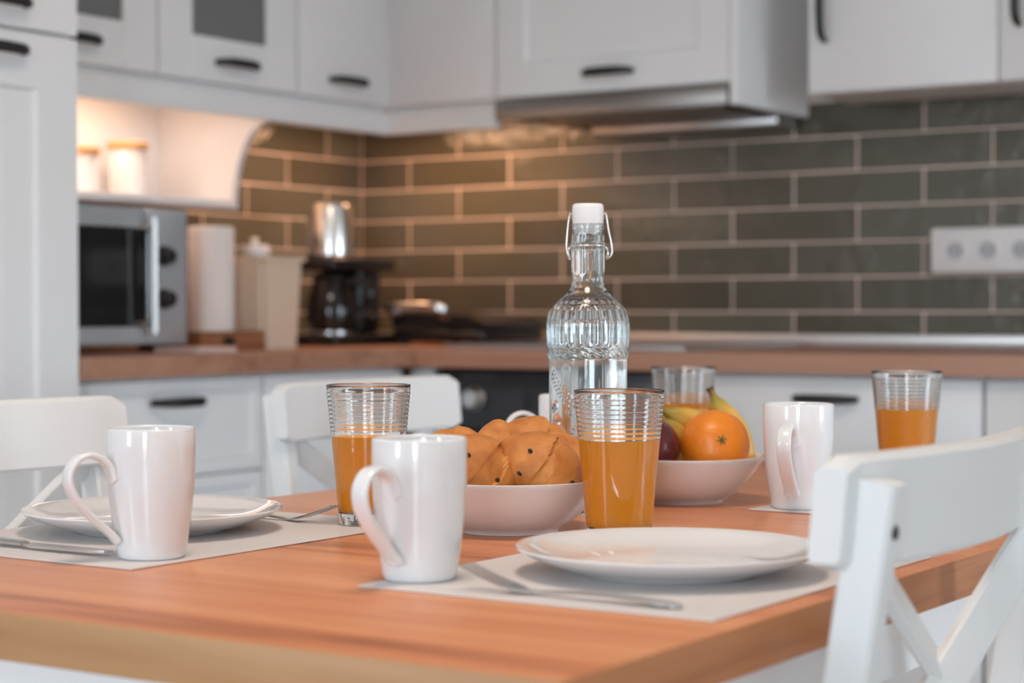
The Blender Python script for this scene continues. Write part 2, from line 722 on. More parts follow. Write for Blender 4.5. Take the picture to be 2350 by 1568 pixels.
def g_door(w, h, t=.019, fr=.068, rec=.007, grooves=0):
    """shaker door: x 0..w, z 0..h, front at y=0, back at y=t, sunk panel"""
    a = fr
    s = .006
    outer = [(0, 0), (w, 0), (w, h), (0, h)]
    inn = [(a, a), (w - a, a), (w - a, h - a), (a, h - a)]
    inn2 = [(a + s, a + s), (w - a - s, a + s), (w - a - s, h - a - s), (a + s, h - a - s)]
    e_ = .002
    out_f = [(e_, e_), (w - e_, e_), (w - e_, h - e_), (e_, h - e_)]
    V = [Vector((x, t, z)) for x, z in outer] + [Vector((x, e_, z)) for x, z in outer] + [Vector((x, 0, z)) for x, z in out_f] + \
        [Vector((x, 0, z)) for x, z in inn] + [Vector((x, rec, z)) for x, z in inn2]
    F = [[3, 2, 1, 0]]
    for L_ in range(4):
        o = L_ * 4
        for i in range(4):
            j = (i + 1) % 4
            F.append([o + i, o + j, o + 4 + j, o + 4 + i])
    F.append([16, 17, 18, 19])
    gs = [(V, F)]
    if grooves:
        pass
    return g_join(*gs)


def g_flat(w, h, t=.019):
    return g_box(0, w, 0, t, 0, h, .003, 2)


def g_handle(L=.12, vertical=False, out=.030):
    """bow handle: a flat bar that swells out from two feet"""
    pts = [(-L / 2, 0, 0), (-L / 2 + .004, -out * .55, 0), (-L / 2 + .016, -out * .88, 0), (-L / 4, -out, 0), (0, -out * 1.06, 0),
           (L / 4, -out, 0), (L / 2 - .016, -out * .88, 0), (L / 2 - .004, -out * .55, 0), (L / 2, 0, 0)]
    g = g_sweep(spline(pts, 5), lambda i, u: circ(.0052, 10, .0062 + .0035 * math.sin(PI * u)), up=(0, 0, 1))
    if vertical:
        g = g_xf(g, Matrix.Rotation(PI / 2, 4, 'Y'))
    return g


def cabinet(name, label, loc, rz, w, h, d, fronts, plinth=0, body_extra=None, cat='cabinet', group=None):
    root = tag(empty(name, loc, rz), label, cat, group)
    part('body', g_box(.001, w - .001, .021, d, plinth, h, .001, 1), 'paint', root)
    if plinth:
        part('plinth', g_box(.001, w - .001, .07, d - .01, 0, plinth - .001), 'paint', root)
    for f in fronts:
        x0, x1, z0, z1 = f['r']
        nm = f.get('name', 'door')
        k = f['k']
        if k == 'shaker':
            g = g_door(x1 - x0, z1 - z0, fr=f.get('fr', .068))
        elif k == 'glass':
            g = None
            fr = f['fr']
            W, H = x1 - x0, z1 - z0
            g = g_join(g_box(0, fr, 0, .019, 0, H, .002, 1), g_box(W - fr, W, 0, .019, 0, H, .002, 1),
                       g_box(fr, W - fr, 0, .019, 0, f['frb'], .002, 1), g_box(fr, W - fr, 0, .019, H - fr, H, .002, 1))
        else:
            g = g_flat(x1 - x0, z1 - z0)
        g = g_xf(g, Matrix.Translation((x0, 0, z0)))
        dd = part(nm, g, 'paint', root)
        if k == 'glass':
            W, H = x1 - x0, z1 - z0
            part('pane', g_xf(g_box(fr - .004, W - fr + .004, .007, .011, f['frb'] - .004, H - fr + .004), Matrix.Translation((x0, 0, z0))), 'frost', dd,
                 label='grey frosted glass pane')
        if f.get('grooves'):
            fr = f.get('fr', .068)
            n_ = f['grooves']
            for i in range(1, n_):
                gx = x0 + fr + .006 + (x1 - x0 - 2 * fr - .012) * i / n_
                part('bead', g_tube([(gx, .0075, z0 + fr + .01), (gx, .0075, z1 - fr - .01)], .0022, 6, up=(1, 0, 0)), 'paint', dd)
        hd = f.get('h')
        if hd:
            g = g_xf(g_handle(hd[2], hd[3] if len(hd) > 3 else False), Matrix.Translation((hd[0], 0, hd[1])))
            part('handle', g, 'handle', dd, 60, label='dark metal bow handle')
    return root


R90 = PI / 2
ZC = 1.462
HC = .86
# left wall cupboards (local x runs along +y, front faces +x)
cabinet('upper_cabinet', 'white wall cupboard with grey glass door next to the tall cabinet', (.362, -1.600, ZC), R90, .476, HC, .355,
        [dict(k='glass', r=(.002, .474, 0, HC), fr=.095, frb=.095, h=(.245, .045, .12))], group='wall cupboards on the left wall')
cabinet('upper_cabinet', 'white wall cupboard with wide grey glass door above the curved shelf', (.362, -1.122, ZC), R90, .432, HC, .355,
        [dict(k='glass', r=(.002, .430, 0, HC), fr=.098, frb=.094, h=(.229, .043, .12))], group='wall cupboards on the left wall')
cabinet('upper_cabinet', 'narrow white wall cupboard with solid door beside the corner', (.362, -.688, ZC), R90, .302, HC, .355,
        [dict(k='flat', r=(.002, .300, 0, HC), h=(.172, .044, .12))], group='wall cupboards on the left wall')
cabinet('upper_cabinet', 'white corner wall cupboard with a plain door left of the cooker hood', (.3645, -.362, ZC), 0, .305, HC, .355,
        [dict(k='flat', r=(.022, .303, 0, HC))], group='wall cupboards on the back wall')
part_root = cabinet('upper_cabinet', 'white wall cupboard with framed door above the cooker hood', (.672, -.366, ZC), 0, .590, HC, .358,
                    [dict(k='shaker', r=(.002, .588, 0, HC), fr=.075, h=(.296, .040, .12))], group='wall cupboards on the back wall')
part('side_panel', g_box(.591, .608, -.004, .35, -.048, HC, .0015, 1), 'paint', part_root)
cabinet('upper_cabinet', 'white wall cupboard right of the hood with upright dark handle', (1.381, -.242, 1.438), 0, .412, HC + .024, .228,
        [dict(k='flat', r=(.001, .411, .001, HC + .024), h=(.040, .190, .16, True))], group='wall cupboards on the back wall')
cabinet('upper_cabinet', 'white wall cupboard at the right edge above the socket strip', (1.794, -.242, 1.438), 0, .412, HC + .024, .228,
        [dict(k='flat', r=(.001, .411, .001, HC + .024), h=(.042, .190, .16, True))], group='wall cupboards on the back wall')
tag(single('trim_5', g_join(g_box(.343, .353, -.3855, -.3535, ZC, ZC + HC), g_box(.343, .3862, -.3535, -.3425, ZC, ZC + HC)), 'paint'), kind='structure')
# light rails under the cupboards
tag(single('trim_3', g_join(g_box(.340, .357, -1.602, -.3405, 1.398, 1.447, .002, 1), g_box(.325, .343, -1.602, -.345, 1.446, 1.4615)), 'paint'), kind='structure')
tag(single('trim_4', g_join(g_box(.340, .670, -.3575, -.340, 1.398, 1.447, .002, 1), g_box(.345, .670, -.343, -.325, 1.446, 1.4615)), 'paint'), kind='structure')

# tall cabinet at the left
cabinet('tall_cabinet', 'tall white cabinet at the left edge with two framed doors', (.640, -2.206, 0), R90, .598, 2.32, .62,
        [dict(k='shaker', r=(.002, .596, .10, 1.452), fr=.092, grooves=6, h=(.405, 1.418, .13)),
         dict(k='shaker', r=(.002, .596, 1.458, 2.32), fr=.092, grooves=6, h=(.412, 1.497, .13))], plinth=.098)

# base units
ZW0, ZW1 = .864, .903
cabinet('base_cabinet', 'white base unit with drawers below the microwave', (.600, -1.602, 0), R90, .520, ZW0 - .001, .57,
        [dict(k='shaker', r=(.002, .518, .675, .856), fr=.024, name='drawer', h=(.273, .815 - .0, .125)),
         dict(k='shaker', r=(.002, .518, .390, .671), fr=.024, name='drawer', h=(.273, .60, .125)),
         dict(k='shaker', r=(.002, .518, .105, .386), fr=.024, name='drawer', h=(.273, .32, .125))], plinth=.10)
cabinet('base_cabinet', 'white corner base unit with plain door behind the middle chair', (.600, -1.081, 0), R90, .46, ZW0 - .001, .57,
        [dict(k='flat', r=(.002, .458, .105, .856))], plinth=.10)
cabinet('base_cabinet', 'narrow white filler unit in the corner left of the oven', (.603, -.600, 0), 0, .065, ZW0 - .001, .57,
        [dict(k='flat', r=(.001, .064, .105, .856))], plinth=.10)
cabinet('base_cabinet', 'white base unit with dark handle right of the oven', (1.272, -.600, 0), 0, .620, ZW0 - .001, .57,
        [dict(k='flat', r=(.002, .618, .675, .856), name='drawer', h=(.312, .816, .125)),
         dict(k='flat', r=(.002, .618, .105, .671), name='drawer', h=(.312, .62, .125))], plinth=.10)
cabinet('base_cabinet', 'white base unit at the right edge behind the near chair', (1.894, -.600, 0), 0, .60, ZW0 - .001, .57,
        [dict(k='flat', r=(.002, .598, .105, .856), h=(.54, .80, .125))], plinth=.10)

# worktop: one continuous L
poly = [(.0315, -1.604), (.635, -1.604), (.635, -.635), (2.6, -.635), (2.6, -.0315), (.0315, -.0315)]
bm = bmesh.new()
vs = [bm.verts.new((x, y, ZW0)) for x, y in poly]
f = bm.faces.new(vs)
ex = bmesh.ops.extrude_face_region(bm, geom=[f])
for v in [e_ for e_ in ex['geom'] if isinstance(e_, bmesh.types.BMVert)]:
    v.co.z = ZW1
bmesh.ops.recalc_face_normals(bm, faces=bm.faces)
bmesh.ops.bevel(bm, geom=[e_ for e_ in bm.edges if all(abs(v.co.z - ZW1) < 1e-5 for v in e_.verts)], offset=.003, segments=2, affect='EDGES')
tag(single('worktop', g_from_bm(bm), 'worktop_x'), 'brown wood worktop running round the kitchen corner', 'worktop')

# ------------------------------------------------------------------ oven, hob, hood
root = tag(empty('built_in_oven', (.672, -.598, .10)), 'black built-in oven with steel knob under the hob', 'oven')
part('body', g_box(.676, 1.264, -.58, -.05, .12, .860), 'black', root, world=True)
part('control_panel', g_box(.674, 1.266, -.602, -.581, .735, .858, .003, 2), 'oven', root, world=True)
dd = part('door', g_box(.674, 1.266, -.604, -.581, .14, .729, .003, 2), 'oven', root, world=True)
part('window', g_box(.75, 1.19, -.6055, -.6035, .26, .60, .001, 1), 'mwglass', dd, world=True)
part('handle', g_join(g_tube([(.74, -.645, .695), (1.20, -.645, .695)], .009, 12),
                      g_tube([(.77, -.645, .695), (.77, -.60, .695)], .006, 8), g_tube([(1.17, -.645, .695), (1.17, -.60, .695)], .006, 8)), 'steel', dd, world=True)
for x in (.778, 1.16):
    kx = g_xf(g_lathe([(0, 0), (.025, 0), (.025, .006), (.021, .010), (.020, .024), (.017, .027), (0, .027)], 32),
              Matrix.Translation((x, -.602, .797)) @ Matrix.Rotation(PI / 2, 4, 'X'))
    part('knob', kx, 'steel', root, world=True, label='round steel knob')
part('display', g_box(.90, 1.04, -.6035, -.6015, .775, .825, .001, 1), 'mwglass', root, world=True)
part('vent', g_box(.745, .83, -.6035, -.6015, .835, .851, .001, 1), 'black', root, world=True)

root = tag(empty('hob', (.99, -.34, ZW1)), 'flat glass hob with steel rim on the back worktop', 'hob')
part('glass_top', g_box(.706, 1.274, -.595, -.085, ZW1 + .0005, ZW1 + .009, .003, 2), 'hob', root, world=True)
part('rim', g_join(g_box(.698, .706, -.603, -.077, ZW1 + .0005, ZW1 + .010), g_box(1.274, 1.282, -.603, -.077, ZW1 + .0005, ZW1 + .010),
                   g_box(.706, 1.274, -.603, -.595, ZW1 + .0005, ZW1 + .010), g_box(.706, 1.274, -.085, -.077, ZW1 + .0005, ZW1 + .010)), 'steel', root, world=True)

root = tag(empty('cooker_hood', (.967, -.19, 1.37)), 'slim steel cooker hood under the framed cupboard', 'hood')
part('front_panel', g_box(.676, 1.260, -.378, -.358, 1.412, 1.4545, .003, 2), 'steel_dark', root, world=True)
part('housing', g_box(.680, 1.258, -.357, -.02, 1.418, 1.4595), 'steel_dark', root, world=True)
part('rear_duct_box', g_box(.78, 1.258, -.13, -.02, 1.392, 1.4175, .004, 2), 'steel', root, world=True)
for i in range(14):
    yy = -.34 + i * .0145
    part('filter_slat', g_box(.84, 1.23, yy, yy + .008, 1.4095, 1.4175), 'steel_dark', root, world=True)
lampg = g_xf(g_lathe([(0, 0), (.028, 0), (.028, .006), (0, .006)], 24), Matrix.Translation((.745, -.325, 1.411)))
part('lamp', lampg, 'frost', root, world=True)
# ------------------------------------------------------------------ open shelf with curved end, warm light strip
root = tag(empty('open_shelf', (.12, -1.17, 1.21)), 'white open shelf with curved end panel lit from above', 'shelf')
part('back_panel', g_box(.0145, .026, -1.602, -.753, 1.21, 1.4615), 'paint', root, world=True)
part('shelf_board', g_box(.0265, .243, -1.602, -.7695, 1.210, 1.228, .002, 1), 'paint', root, world=True)
cv = [(.0145, 1.210)] + [(.362 - .020 - .100 * math.cos(t), 1.210 + .1865 * math.sin(t)) for t in [i * PI / 2 / 18 for i in range(18)]] + [(.339, 1.3965), (.339, 1.4445), (.32, 1.4445), (.32, 1.4615), (.0145, 1.4615)]
part('end_panel', g_prism(cv, 'y', -.7685, -.7525), 'paint', root, world=True)
root = tag(empty('light_strip', (.20, -1.17, 1.44)), 'warm light strip hidden behind the rail over the open shelf', 'lamp')
part('diffuser', g_box(.16, .18, -1.58, -.91, 1.448, 1.456), 'led', root, world=True)
area_light('light_strip_glow', (.17, -1.25, 1.446), (0, 0, 0), .02, .66, 1.3, (1.0, .70, .55))
root = tag(empty('light_strip', (.40, -.20, 1.44)), 'warm light strip hidden behind the rail under the corner cupboard', 'lamp')
part('diffuser', g_box(.16, .65, -.21, -.19, 1.448, 1.456), 'led', root, world=True)
part('diffuser', g_box(.19, .21, -.735, -.24, 1.448, 1.456), 'led', root, world=True)
area_light('light_strip_glow', (.20, -.49, 1.446), (0, 0, 0), .02, .48, 1.3, WARM)
area_light('light_strip_glow', (.405, -.20, 1.446), (0, 0, 0), .48, .02, 2.4, WARM)

for (x, y, lab) in ((.115, -.963, 'white storage jar with wooden lid on the open shelf, nearer the curved end'),
                    (.115, -1.105, 'white storage jar with wooden lid on the open shelf, half behind the tall cabinet')):
    zt = 1.332 if y > -1 else 1.312
    root = tag(empty('storage_jar', (x, y, 1.2285)), lab, 'jar', 'storage jars on the open shelf')
    hh = zt - 1.2285
    part('jar_body', g_lathe([(0, 0), (.036, 0), (.040, .004), (.040, hh - .006), (.036, hh)], 40), 'ceramic', root)
    part('lid', g_lathe([(0, hh), (.0425, hh), (.044, hh + .003), (.044, hh + .014), (.041, hh + .017), (0, hh + .018)], 40), 'lid', root)

# ------------------------------------------------------------------ things on the worktop
root = tag(empty('microwave', (.29, -1.366, ZW1)), 'silver microwave with two black knobs beside the tall cabinet', 'microwave')
MB, MTp = ZW1 + .016, 1.184
part('body', g_box(.10, .435, -1.590, -1.140, MB, MTp, .006, 2), 'mw', root, world=True)
part('control_panel', g_box(.4355, .452, -1.249, -1.138, MB, MTp, .004, 2), 'mw', root, world=True)
d2 = part('door', g_join(g_box(.4355, .452, -1.592, -1.2515, MTp - .040, MTp, .003, 1), g_box(.4355, .452, -1.592, -1.2515, MB, MB + .036, .003, 1),
                         g_box(.4355, .452, -1.592, -1.565, MB + .034, MTp - .038, .003, 1)), 'mw', root, world=True)
part('door_glass', g_box(.4360, .450, -1.566, -1.252, MB + .034, MTp - .038), 'mwglass', d2, world=True)
part('handle', g_join(g_tube([(.478, -1.258, MB + .022), (.478, -1.258, MTp - .020)], .0085, 12, up=(1, 0, 0)),
                      g_tube([(.478, -1.258, MB + .04), (.450, -1.258, MB + .04)], .006, 8), g_tube([(.478, -1.258, MTp - .04), (.450, -1.258, MTp - .04)], .006, 8)), 'steel', d2, world=True)
for z in (1.092, 1.008):
    kg = g_xf(g_lathe([(0, 0), (.020, 0), (.020, .006), (.016, .009), (.015, .022), (.012, .025), (0, .025)], 28),
              Matrix.Translation((.452, -1.206, z)) @ Matrix.Rotation(PI / 2, 4, 'Y'))
    part('knob', kg, 'black', root, world=True)
for x in (.13, .40):
    for y in (-1.56, -1.17):
        part('foot', g_lathe([(.012, ZW1 + .0003), (.014, MB + .002)], 12, x, y), 'black', root, world=True)

root = tag(empty('wooden_tray', (.36, -1.0, ZW1)), 'small reddish wooden tray box under the paper towel roll', 'tray')
TZ = ZW1 + .034
part('base', g_box(.275, .450, -1.098, -.906, ZW1 + .0005, ZW1 + .030), 'tray', root, world=True)
part('rim', g_join(g_box(.275, .283, -1.098, -.906, ZW1 + .0302, TZ + .006), g_box(.442, .450, -1.098, -.906, ZW1 + .0302, TZ + .006),
                   g_box(.283, .442, -1.098, -1.090, ZW1 + .0302, TZ + .006), g_box(.283, .442, -.914, -.906, ZW1 + .0302, TZ + .006)), 'tray', root, world=True)
part('latch', g_box(.4501, .453, -1.03, -1.00, ZW1 + .012, ZW1 + .028), 'black', root, world=True)
root = tag(empty('paper_towel_roll', (.360, -.968, ZW1 + .031)), 'upright paper towel roll standing on the wooden tray', 'paper roll')
part('paper', g_lathe([(.020, 0), (.044, 0), (.048, .004), (.048, .222), (.044, .226), (.020, .226)], 48, cap=False), 'towel', root)
part('core', g_lathe([(.0195, .001), (.0195, .225), (.017, .225), (.017, .001), (.0195, .001)], 24, cap=False), 'cream', root)

root = tag(empty('storage_bin', (.39, -.834, ZW1)), 'tall cream tapered bin on the worktop left of the coffee maker', 'bin')


def tapered_box(cx, cy, w0, d0, w1, d1, z0, z1, bev):
    bm = bmesh.new()
    bmesh.ops.create_cube(bm, size=1)
    for v in bm.verts:
        top = v.co.z > 0
        ww, dd_ = (w1, d1) if top else (w0, d0)
        v.co = Vector((cx + v.co.x * ww, cy + v.co.y * dd_, z1 if top else z0))
    bmesh.ops.bevel(bm, geom=[e_ for e_ in bm.edges if abs(e_.verts[0].co.z - e_.verts[1].co.z) > .01], offset=bev, segments=4, affect='EDGES')
    return g_from_bm(bm)


part('body', tapered_box(.385, -.836, .105, .118, .120, .136, ZW1 + .0005, 1.090, .010), 'cream', root, world=True)
part('rim', tapered_box(.385, -.836, .126, .142, .126, .142, 1.0905, 1.100, .012), 'cream', root, world=True)

root = tag(empty('lidded_jar', (.21, -.66, ZW1)), 'white lidded jar partly hidden behind the cream bin', 'jar')
part('body', g_lathe([(0, .0005), (.030, .0005), (.034, .006), (.034, .20), (.030, .208)], 32), 'ceramic', root)
part('lid', g_lathe([(.0355, .209), (.0355, .224), (.032, .230), (.008, .232), (.008, .240), (.011, .246), (0, .249)], 32), 'ceramic', root)

for i in range(3):
    z = ZW1 + .0005 + i * .0036
    tag(single('napkin', g_xf(g_box(-.055, .055, -.058, .058, 0, .0034, .001, 1), Matrix.Translation((.535, -1.205, z)) @ Matrix.Rotation(.03 * (i - 1), 4, 'Z')), 'napkin'),
        'folded pink napkin in front of the microwave, %s of the stack' % ['bottom', 'middle', 'top'][i], 'napkin', 'napkins in front of the microwave')

# coffee maker
root = tag(empty('coffee_maker', (.25, -.42, ZW1)), 'black drip coffee maker with chrome cylinder top in the corner', 'coffee maker')
cx0, cy0 = .262, -.452
part('base', g_box(.165, .345, -.540, -.285, ZW1 + .0005, .930, .008, 3), 'black', root, world=True)
part('column', g_box(.165, .285, -.372, -.285, .9305, 1.106, .012, 3), 'black', root, world=True)
part('head', g_box(.165, .330, -.530, -.287, 1.078, 1.110, .010, 3), 'black', root, world=True)
part('water_tank', g_lathe([(.050, 1.1105), (.055, 1.114), (.055, 1.224), (.052, 1.232), (0, 1.234)], 48, cx0, cy0), 'chrome', root, world=True, label='polished chrome cylinder')
part('warming_plate', g_lathe([(0, .9305), (.058, .9305), (.058, .936), (0, .937)], 40, cx0, cy0), 'steel', root, world=True)
car = part('carafe', g_lathe([(0, .938), (.040, .938), (.055, .946), (.059, .975), (.056, 1.010), (.044, 1.044), (.040, 1.056), (.0385, 1.056), (.0425, 1.043), (.054, 1.010),
                              (.057, .975), (.053, .947), (.039, .9405), (0, .9405)], 40, cx0, cy0), 'carafe', root, world=True)
part('coffee', g_lathe([(0, .9407), (.0388, .9407), (.0528, .9472), (.0568, .975), (.0555, .990), (0, .990)], 40, cx0, cy0), 'coffee', car, world=True)
part('carafe_lid', g_lathe([(.0415, 1.0565), (.0425, 1.062), (.036, 1.071), (0, 1.073)], 32, cx0, cy0), 'black', car, world=True)
part('carafe_handle', g_sweep(spline([(cx0 + .040, cy0 + .020, 1.052), (cx0 + .075, cy0 + .036, 1.05), (cx0 + .088, cy0 + .042, 1.02), (cx0 + .080, cy0 + .040, .985), (cx0 + .056, cy0 + .028, .968)], 6), rect(.012, .018, .003), up=(0, 0, 1)), 'black', car, world=True)
for z in (.970, 1.0):
    kg = g_xf(g_lathe([(0, 0), (.011, 0), (.010, .006), (0, .007)], 20), Matrix.Translation((.285, -.33, z)) @ Matrix.Rotation(PI / 2, 4, 'Y'))
    part('switch', kg, 'steel', root, world=True)

# contact grill
root = tag(empty('contact_grill', (.46, -.22, ZW1)), 'black contact grill with steel handle between coffee maker and hob', 'grill')
part('lower_body', g_box(.358, .620, -.345, -.085, ZW1 + .008, .941, .010, 3), 'black', root, world=True)
lid = part('upper_lid', g_prism([(.360, .9435), (.618, .9435), (.620, .956), (.580, .972), (.400, .982), (.360, .972)], 'y', -.343, -.087), 'black', root, world=True)
part('handle', g_sweep(spline([(.372, -.343, .978), (.372, -.372, .992), (.44, -.378, .994), (.515, -.372, .992), (.515, -.343, .970)], 6), rect(.024, .018, .003), up=(0, 0, 1)), 'steel', lid, world=True, label='steel carrying handle')
for x in (.38, .595):
    for y in (-.32, -.11):
        part('foot', g_lathe([(.013, ZW1 + .0005), (.013, ZW1 + .009)], 12, x, y), 'black', root, world=True)

# sockets
root = tag(empty('socket_strip', (1.72, -.02, 1.063)), 'white strip of wall sockets on the green tiles', 'socket')
part('housing', g_box(1.571, 1.862, -.034, -.0138, 1.062, 1.160, .007, 3), 'socket', root, world=True)
for i in range(4):
    x = 1.627 + i * .0715
    if i < 3:
        rg = g_xf(g_lathe([(.0195, 0), (.0265, 0), (.0265, .0022), (.0255, .003), (.0205, .003), (.0195, .0022), (.0195, 0)], 36, cap=False),
                  Matrix.Translation((x, -.034, 1.110)) @ Matrix.Rotation(PI / 2, 4, 'X'))
        so_ = part('socket', rg, 'socket', root, world=True)
        part('recess', g_xf(g_lathe([(0, .0004), (.0192, .0004), (.0192, .0009), (0, .0009)], 30), Matrix.Translation((x, -.034, 1.110)) @ Matrix.Rotation(PI / 2, 4, 'X')), 'socket_in', so_, world=True)
        part('contact_hole', g_join(*[g_xf(g_lathe([(0, .0010), (.0026, .0010), (.0026, .0016), (0, .0016)], 12), Matrix.Translation((x + s_ * .0095, -.034, 1.110)) @ Matrix.Rotation(PI / 2, 4, 'X')) for s_ in (-1, 1)]), 'black', so_, world=True)
    else:
        part('switch', g_box(x - .024, x + .024, -.038, -.0341, 1.078, 1.142, .002, 2), 'socket', root, world=True)

# ------------------------------------------------------------------ dining table
TT = .757
TX0, TX1, TY0, TY1 = 1.555, 2.469, -2.965, -1.30
root = tag(empty('dining_table', ((TX0 + TX1) / 2, (TY0 + TY1) / 2, 0)), 'wooden dining table laid for breakfast', 'table')
g = g_box(TX0, TX1, TY0, TY1, .719, TT, .0028, 2)
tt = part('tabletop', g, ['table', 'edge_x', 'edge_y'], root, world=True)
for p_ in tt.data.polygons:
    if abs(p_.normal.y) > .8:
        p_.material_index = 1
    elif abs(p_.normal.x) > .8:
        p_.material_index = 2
ai = .042
part('apron', g_box(TX0 + ai, TX1 - ai, TY0 + ai, TY0 + ai + .02, .653, .7185), 'chair', root, world=True)
part('apron', g_box(TX0 + ai, TX1 - ai, TY1 - ai - .02, TY1 - ai, .653, .7185), 'chair', root, world=True)
part('apron', g_box(TX0 + ai, TX0 + ai + .02, TY0 + ai + .021, TY1 - ai - .021, .653, .7185), 'chair', root, world=True)
part('apron', g_box(TX1 - ai - .02, TX1 - ai, TY0 + ai + .021, TY1 - ai - .021, .653, .7185), 'chair', root, world=True)
for lx in (TX0 + .08, TX1 - .08):
    for ly in (TY0 + .08, TY1 - .08):
        part('leg', tapered_box(lx, ly, .045, .045, .07, .07, .0003, .7182, .003), 'chair', root, world=True)

# ------------------------------------------------------------------ chairs (local: seat points to +x, back rail ends at x=0, y=+-.215)


def make_chair():
    rt = empty('dining_chair', (0, 0, 0))
    rec = math.tan(math.radians(9))
    def bx(z):      # x of the rear stile centre at height z
        if z <= .45:
            return -.032 + .43 * rec - .02 * (.45 - z)
        return -.032 + (.88 - z) * rec
    # back rail: bent board, ends forward
    n_ = 28
    path = []
    for i in range(n_ + 1):
        u = i / n_ * 2 - 1
        path.append((-.0105 - .026 * (1 - u * u), u * .216, 0))
    def sect(zc, hh):
        return [(-.0105, -hh + .004), (-.0065, -hh), (.0065, -hh), (.0105, -hh + .004), (.0105, hh - .006), (.0065, hh), (-.0065, hh), (-.0105, hh - .006)]
    V, F, R_ = [], [], []
    for i, p in enumerate(path):
        u = i / n_ * 2 - 1
        e_ = min(1.0, (1 - abs(u)) * .216 / .010)
        top = .880 - .008 * (1 - math.sqrt(max(0, 1 - (1 - e_) ** 2)))
        bot = .795 + .007 * (1 - math.sqrt(max(0, 1 - (1 - e_) ** 2)))
        ids = []
        for (a, zz) in ((-.0125, bot + .004), (-.0085, bot), (.0085, bot), (.0125, bot + .004), (.0125, top - .005), (.0075, top), (-.0075, top), (-.0125, top - .005)):
            ids.append(len(V))
            V.append(Vector((p[0] + a + (.838 - zz) * rec * .6, p[1], zz)))
        R_.append(ids)
    for a, b_ in zip(R_[:-1], R_[1:]):
        for j in range(8):
            F.append([a[j], a[(j + 1) % 8], b_[(j + 1) % 8], b_[j]])
    F += [R_[0][::-1], R_[-1]]
    part('back_rail', (V, F), 'chair', rt, 40)
    for s_ in (-1, 1):
        pth = [(bx(z) + -.011, s_ * .190, z) for z in (.0004, .25, .45, .6, .75, .862)]
        part('rear_leg', g_sweep(pth, lambda i, u: rect(.026, .034, .003), up=(1, 0, 0)), 'chair', rt, 40)
        part('screw', g_xf(g_lathe([(0, 0), (.0055, 0), (.0055, .0012), (0, .0012)], 14), Matrix.Translation((bx(.825) - .0281, s_ * .190, .825)) @ Matrix.Rotation(-PI / 2, 4, 'Y')), 'handle', rt)
    # cross of two braces between the top rail and the lower rail
    zt, zb = .800, .585
    for s_ in (-1, 1):
        off = .006 * s_
        pth = [(bx(z) - .014 + off, y, z) for y, z in ((s_ * .176, zt), (0, (zt + zb) / 2), (-s_ * .176, zb))]
        part('cross_brace', g_sweep(pth, rect(.036, .0115, .002) if False else [(a, b_) for a, b_ in rect(.0115, .036, .002)], up=(0, s_ * 1.0, .9)), 'chair', rt, 40)
    xl = bx(.565) - .011
    part('lower_rail', g_box(xl - .012, xl + .012, -.176, .176, .545, .585, .003, 2), 'chair', rt, 40)
    # seat, front legs, stretchers
    sx = bx(.45) - .01
    seat_poly = [(sx, -.19), (sx + .40, -.215), (sx + .415, -.20), (sx + .415, .20), (sx + .40, .215), (sx, .19)]
    part('seat', g_prism(seat_poly, 'z', .432, .455), 'chair', rt, 40)
    for s_ in (-1, 1):
        part('front_leg', tapered_box(sx + .375, s_ * .185, .028, .028, .040, .040, .0004, .4315, .003), 'chair', rt, 40)
        part('seat_apron', g_box(sx + .02, sx + .354, s_ * .188 - .010, s_ * .188 + .010, .375, .4315, .002, 1), 'chair', rt, 40)
        part('stretcher', g_box(sx + .005, sx + .36, s_ * .187 - .009, s_ * .187 + .009, .20, .23, .002, 1), 'chair', rt, 40)
    part('seat_apron', g_box(sx + .365, sx + .385, -.164, .164, .375, .4315, .002, 1), 'chair', rt, 40)
    return rt


ch = make_chair()
ch.location = (1.385, -2.462, 0)
tag(ch, 'white cross-back dining chair at the left edge behind the nearest left plate', 'chair', 'dining chairs')
c2 = copy_tree(ch)
c2.location = (1.315, -1.645, 0)
tag(c2, 'white cross-back dining chair in the middle behind the left juice glass', 'chair', 'dining chairs')
c3 = copy_tree(ch)
c3.location = (2.512, -2.474, 0)
c3.rotation_euler = (0, 0, PI)
tag(c3, 'white cross-back dining chair at the right front seen from behind', 'chair', 'dining chairs')

# ------------------------------------------------------------------ place mats
MZ = TT + .0018


def placemat(x0, x1, y0, y1, lab):
    g = g_box(x0, x1, y0, y1, TT + .0003, MZ, .0006, 1)
    tag(single('placemat', g, 'mat'), lab, 'place mat', 'place mats on the table')


placemat(1.560, 1.889, -2.747, -2.310, 'grey woven place mat under the left plate, knife and fork')
placemat(2.117, 2.446, -2.718, -2.287, 'grey woven place mat under the right plate and fork')
placemat(2.116, 2.445, -2.000, -1.570, 'grey woven place mat under the far right mug')
placemat(1.560, 1.889, -2.000, -1.570, 'grey woven place mat under the far mug behind the bottle')

# ------------------------------------------------------------------ plates


def plate_geo():
    R = .133
    o_ = [(0, .002), (.070, .002), (.072, 0), (.078, 0), (.081, .003), (.098, .0065), (.118, .0138), (.130, .0198), (R, .0224)]
    i_ = [(R - .0006, .0238), (.129, .0232), (.122, .0198), (.112, .0148), (.100, .0104), (.088, .0078), (.076, .0068), (.04, .0062), (0, .006)]
    return g_lathe(o_ + i_, 96)


pg = make_mesh(plate_geo(), 'plate', 'plate', 50)
for (x, y, lab) in ((2.296, -2.512, 'round white plate on the right mat in the foreground'), (1.695, -2.520, 'round white plate behind the left mug')):
    o = bpy.data.objects.new('plate', pg)
    COL.objects.link(o)
    o.location = (x, y, MZ + .0003)
    tag(o, lab, 'plate', 'dinner plates')

# ------------------------------------------------------------------ mugs


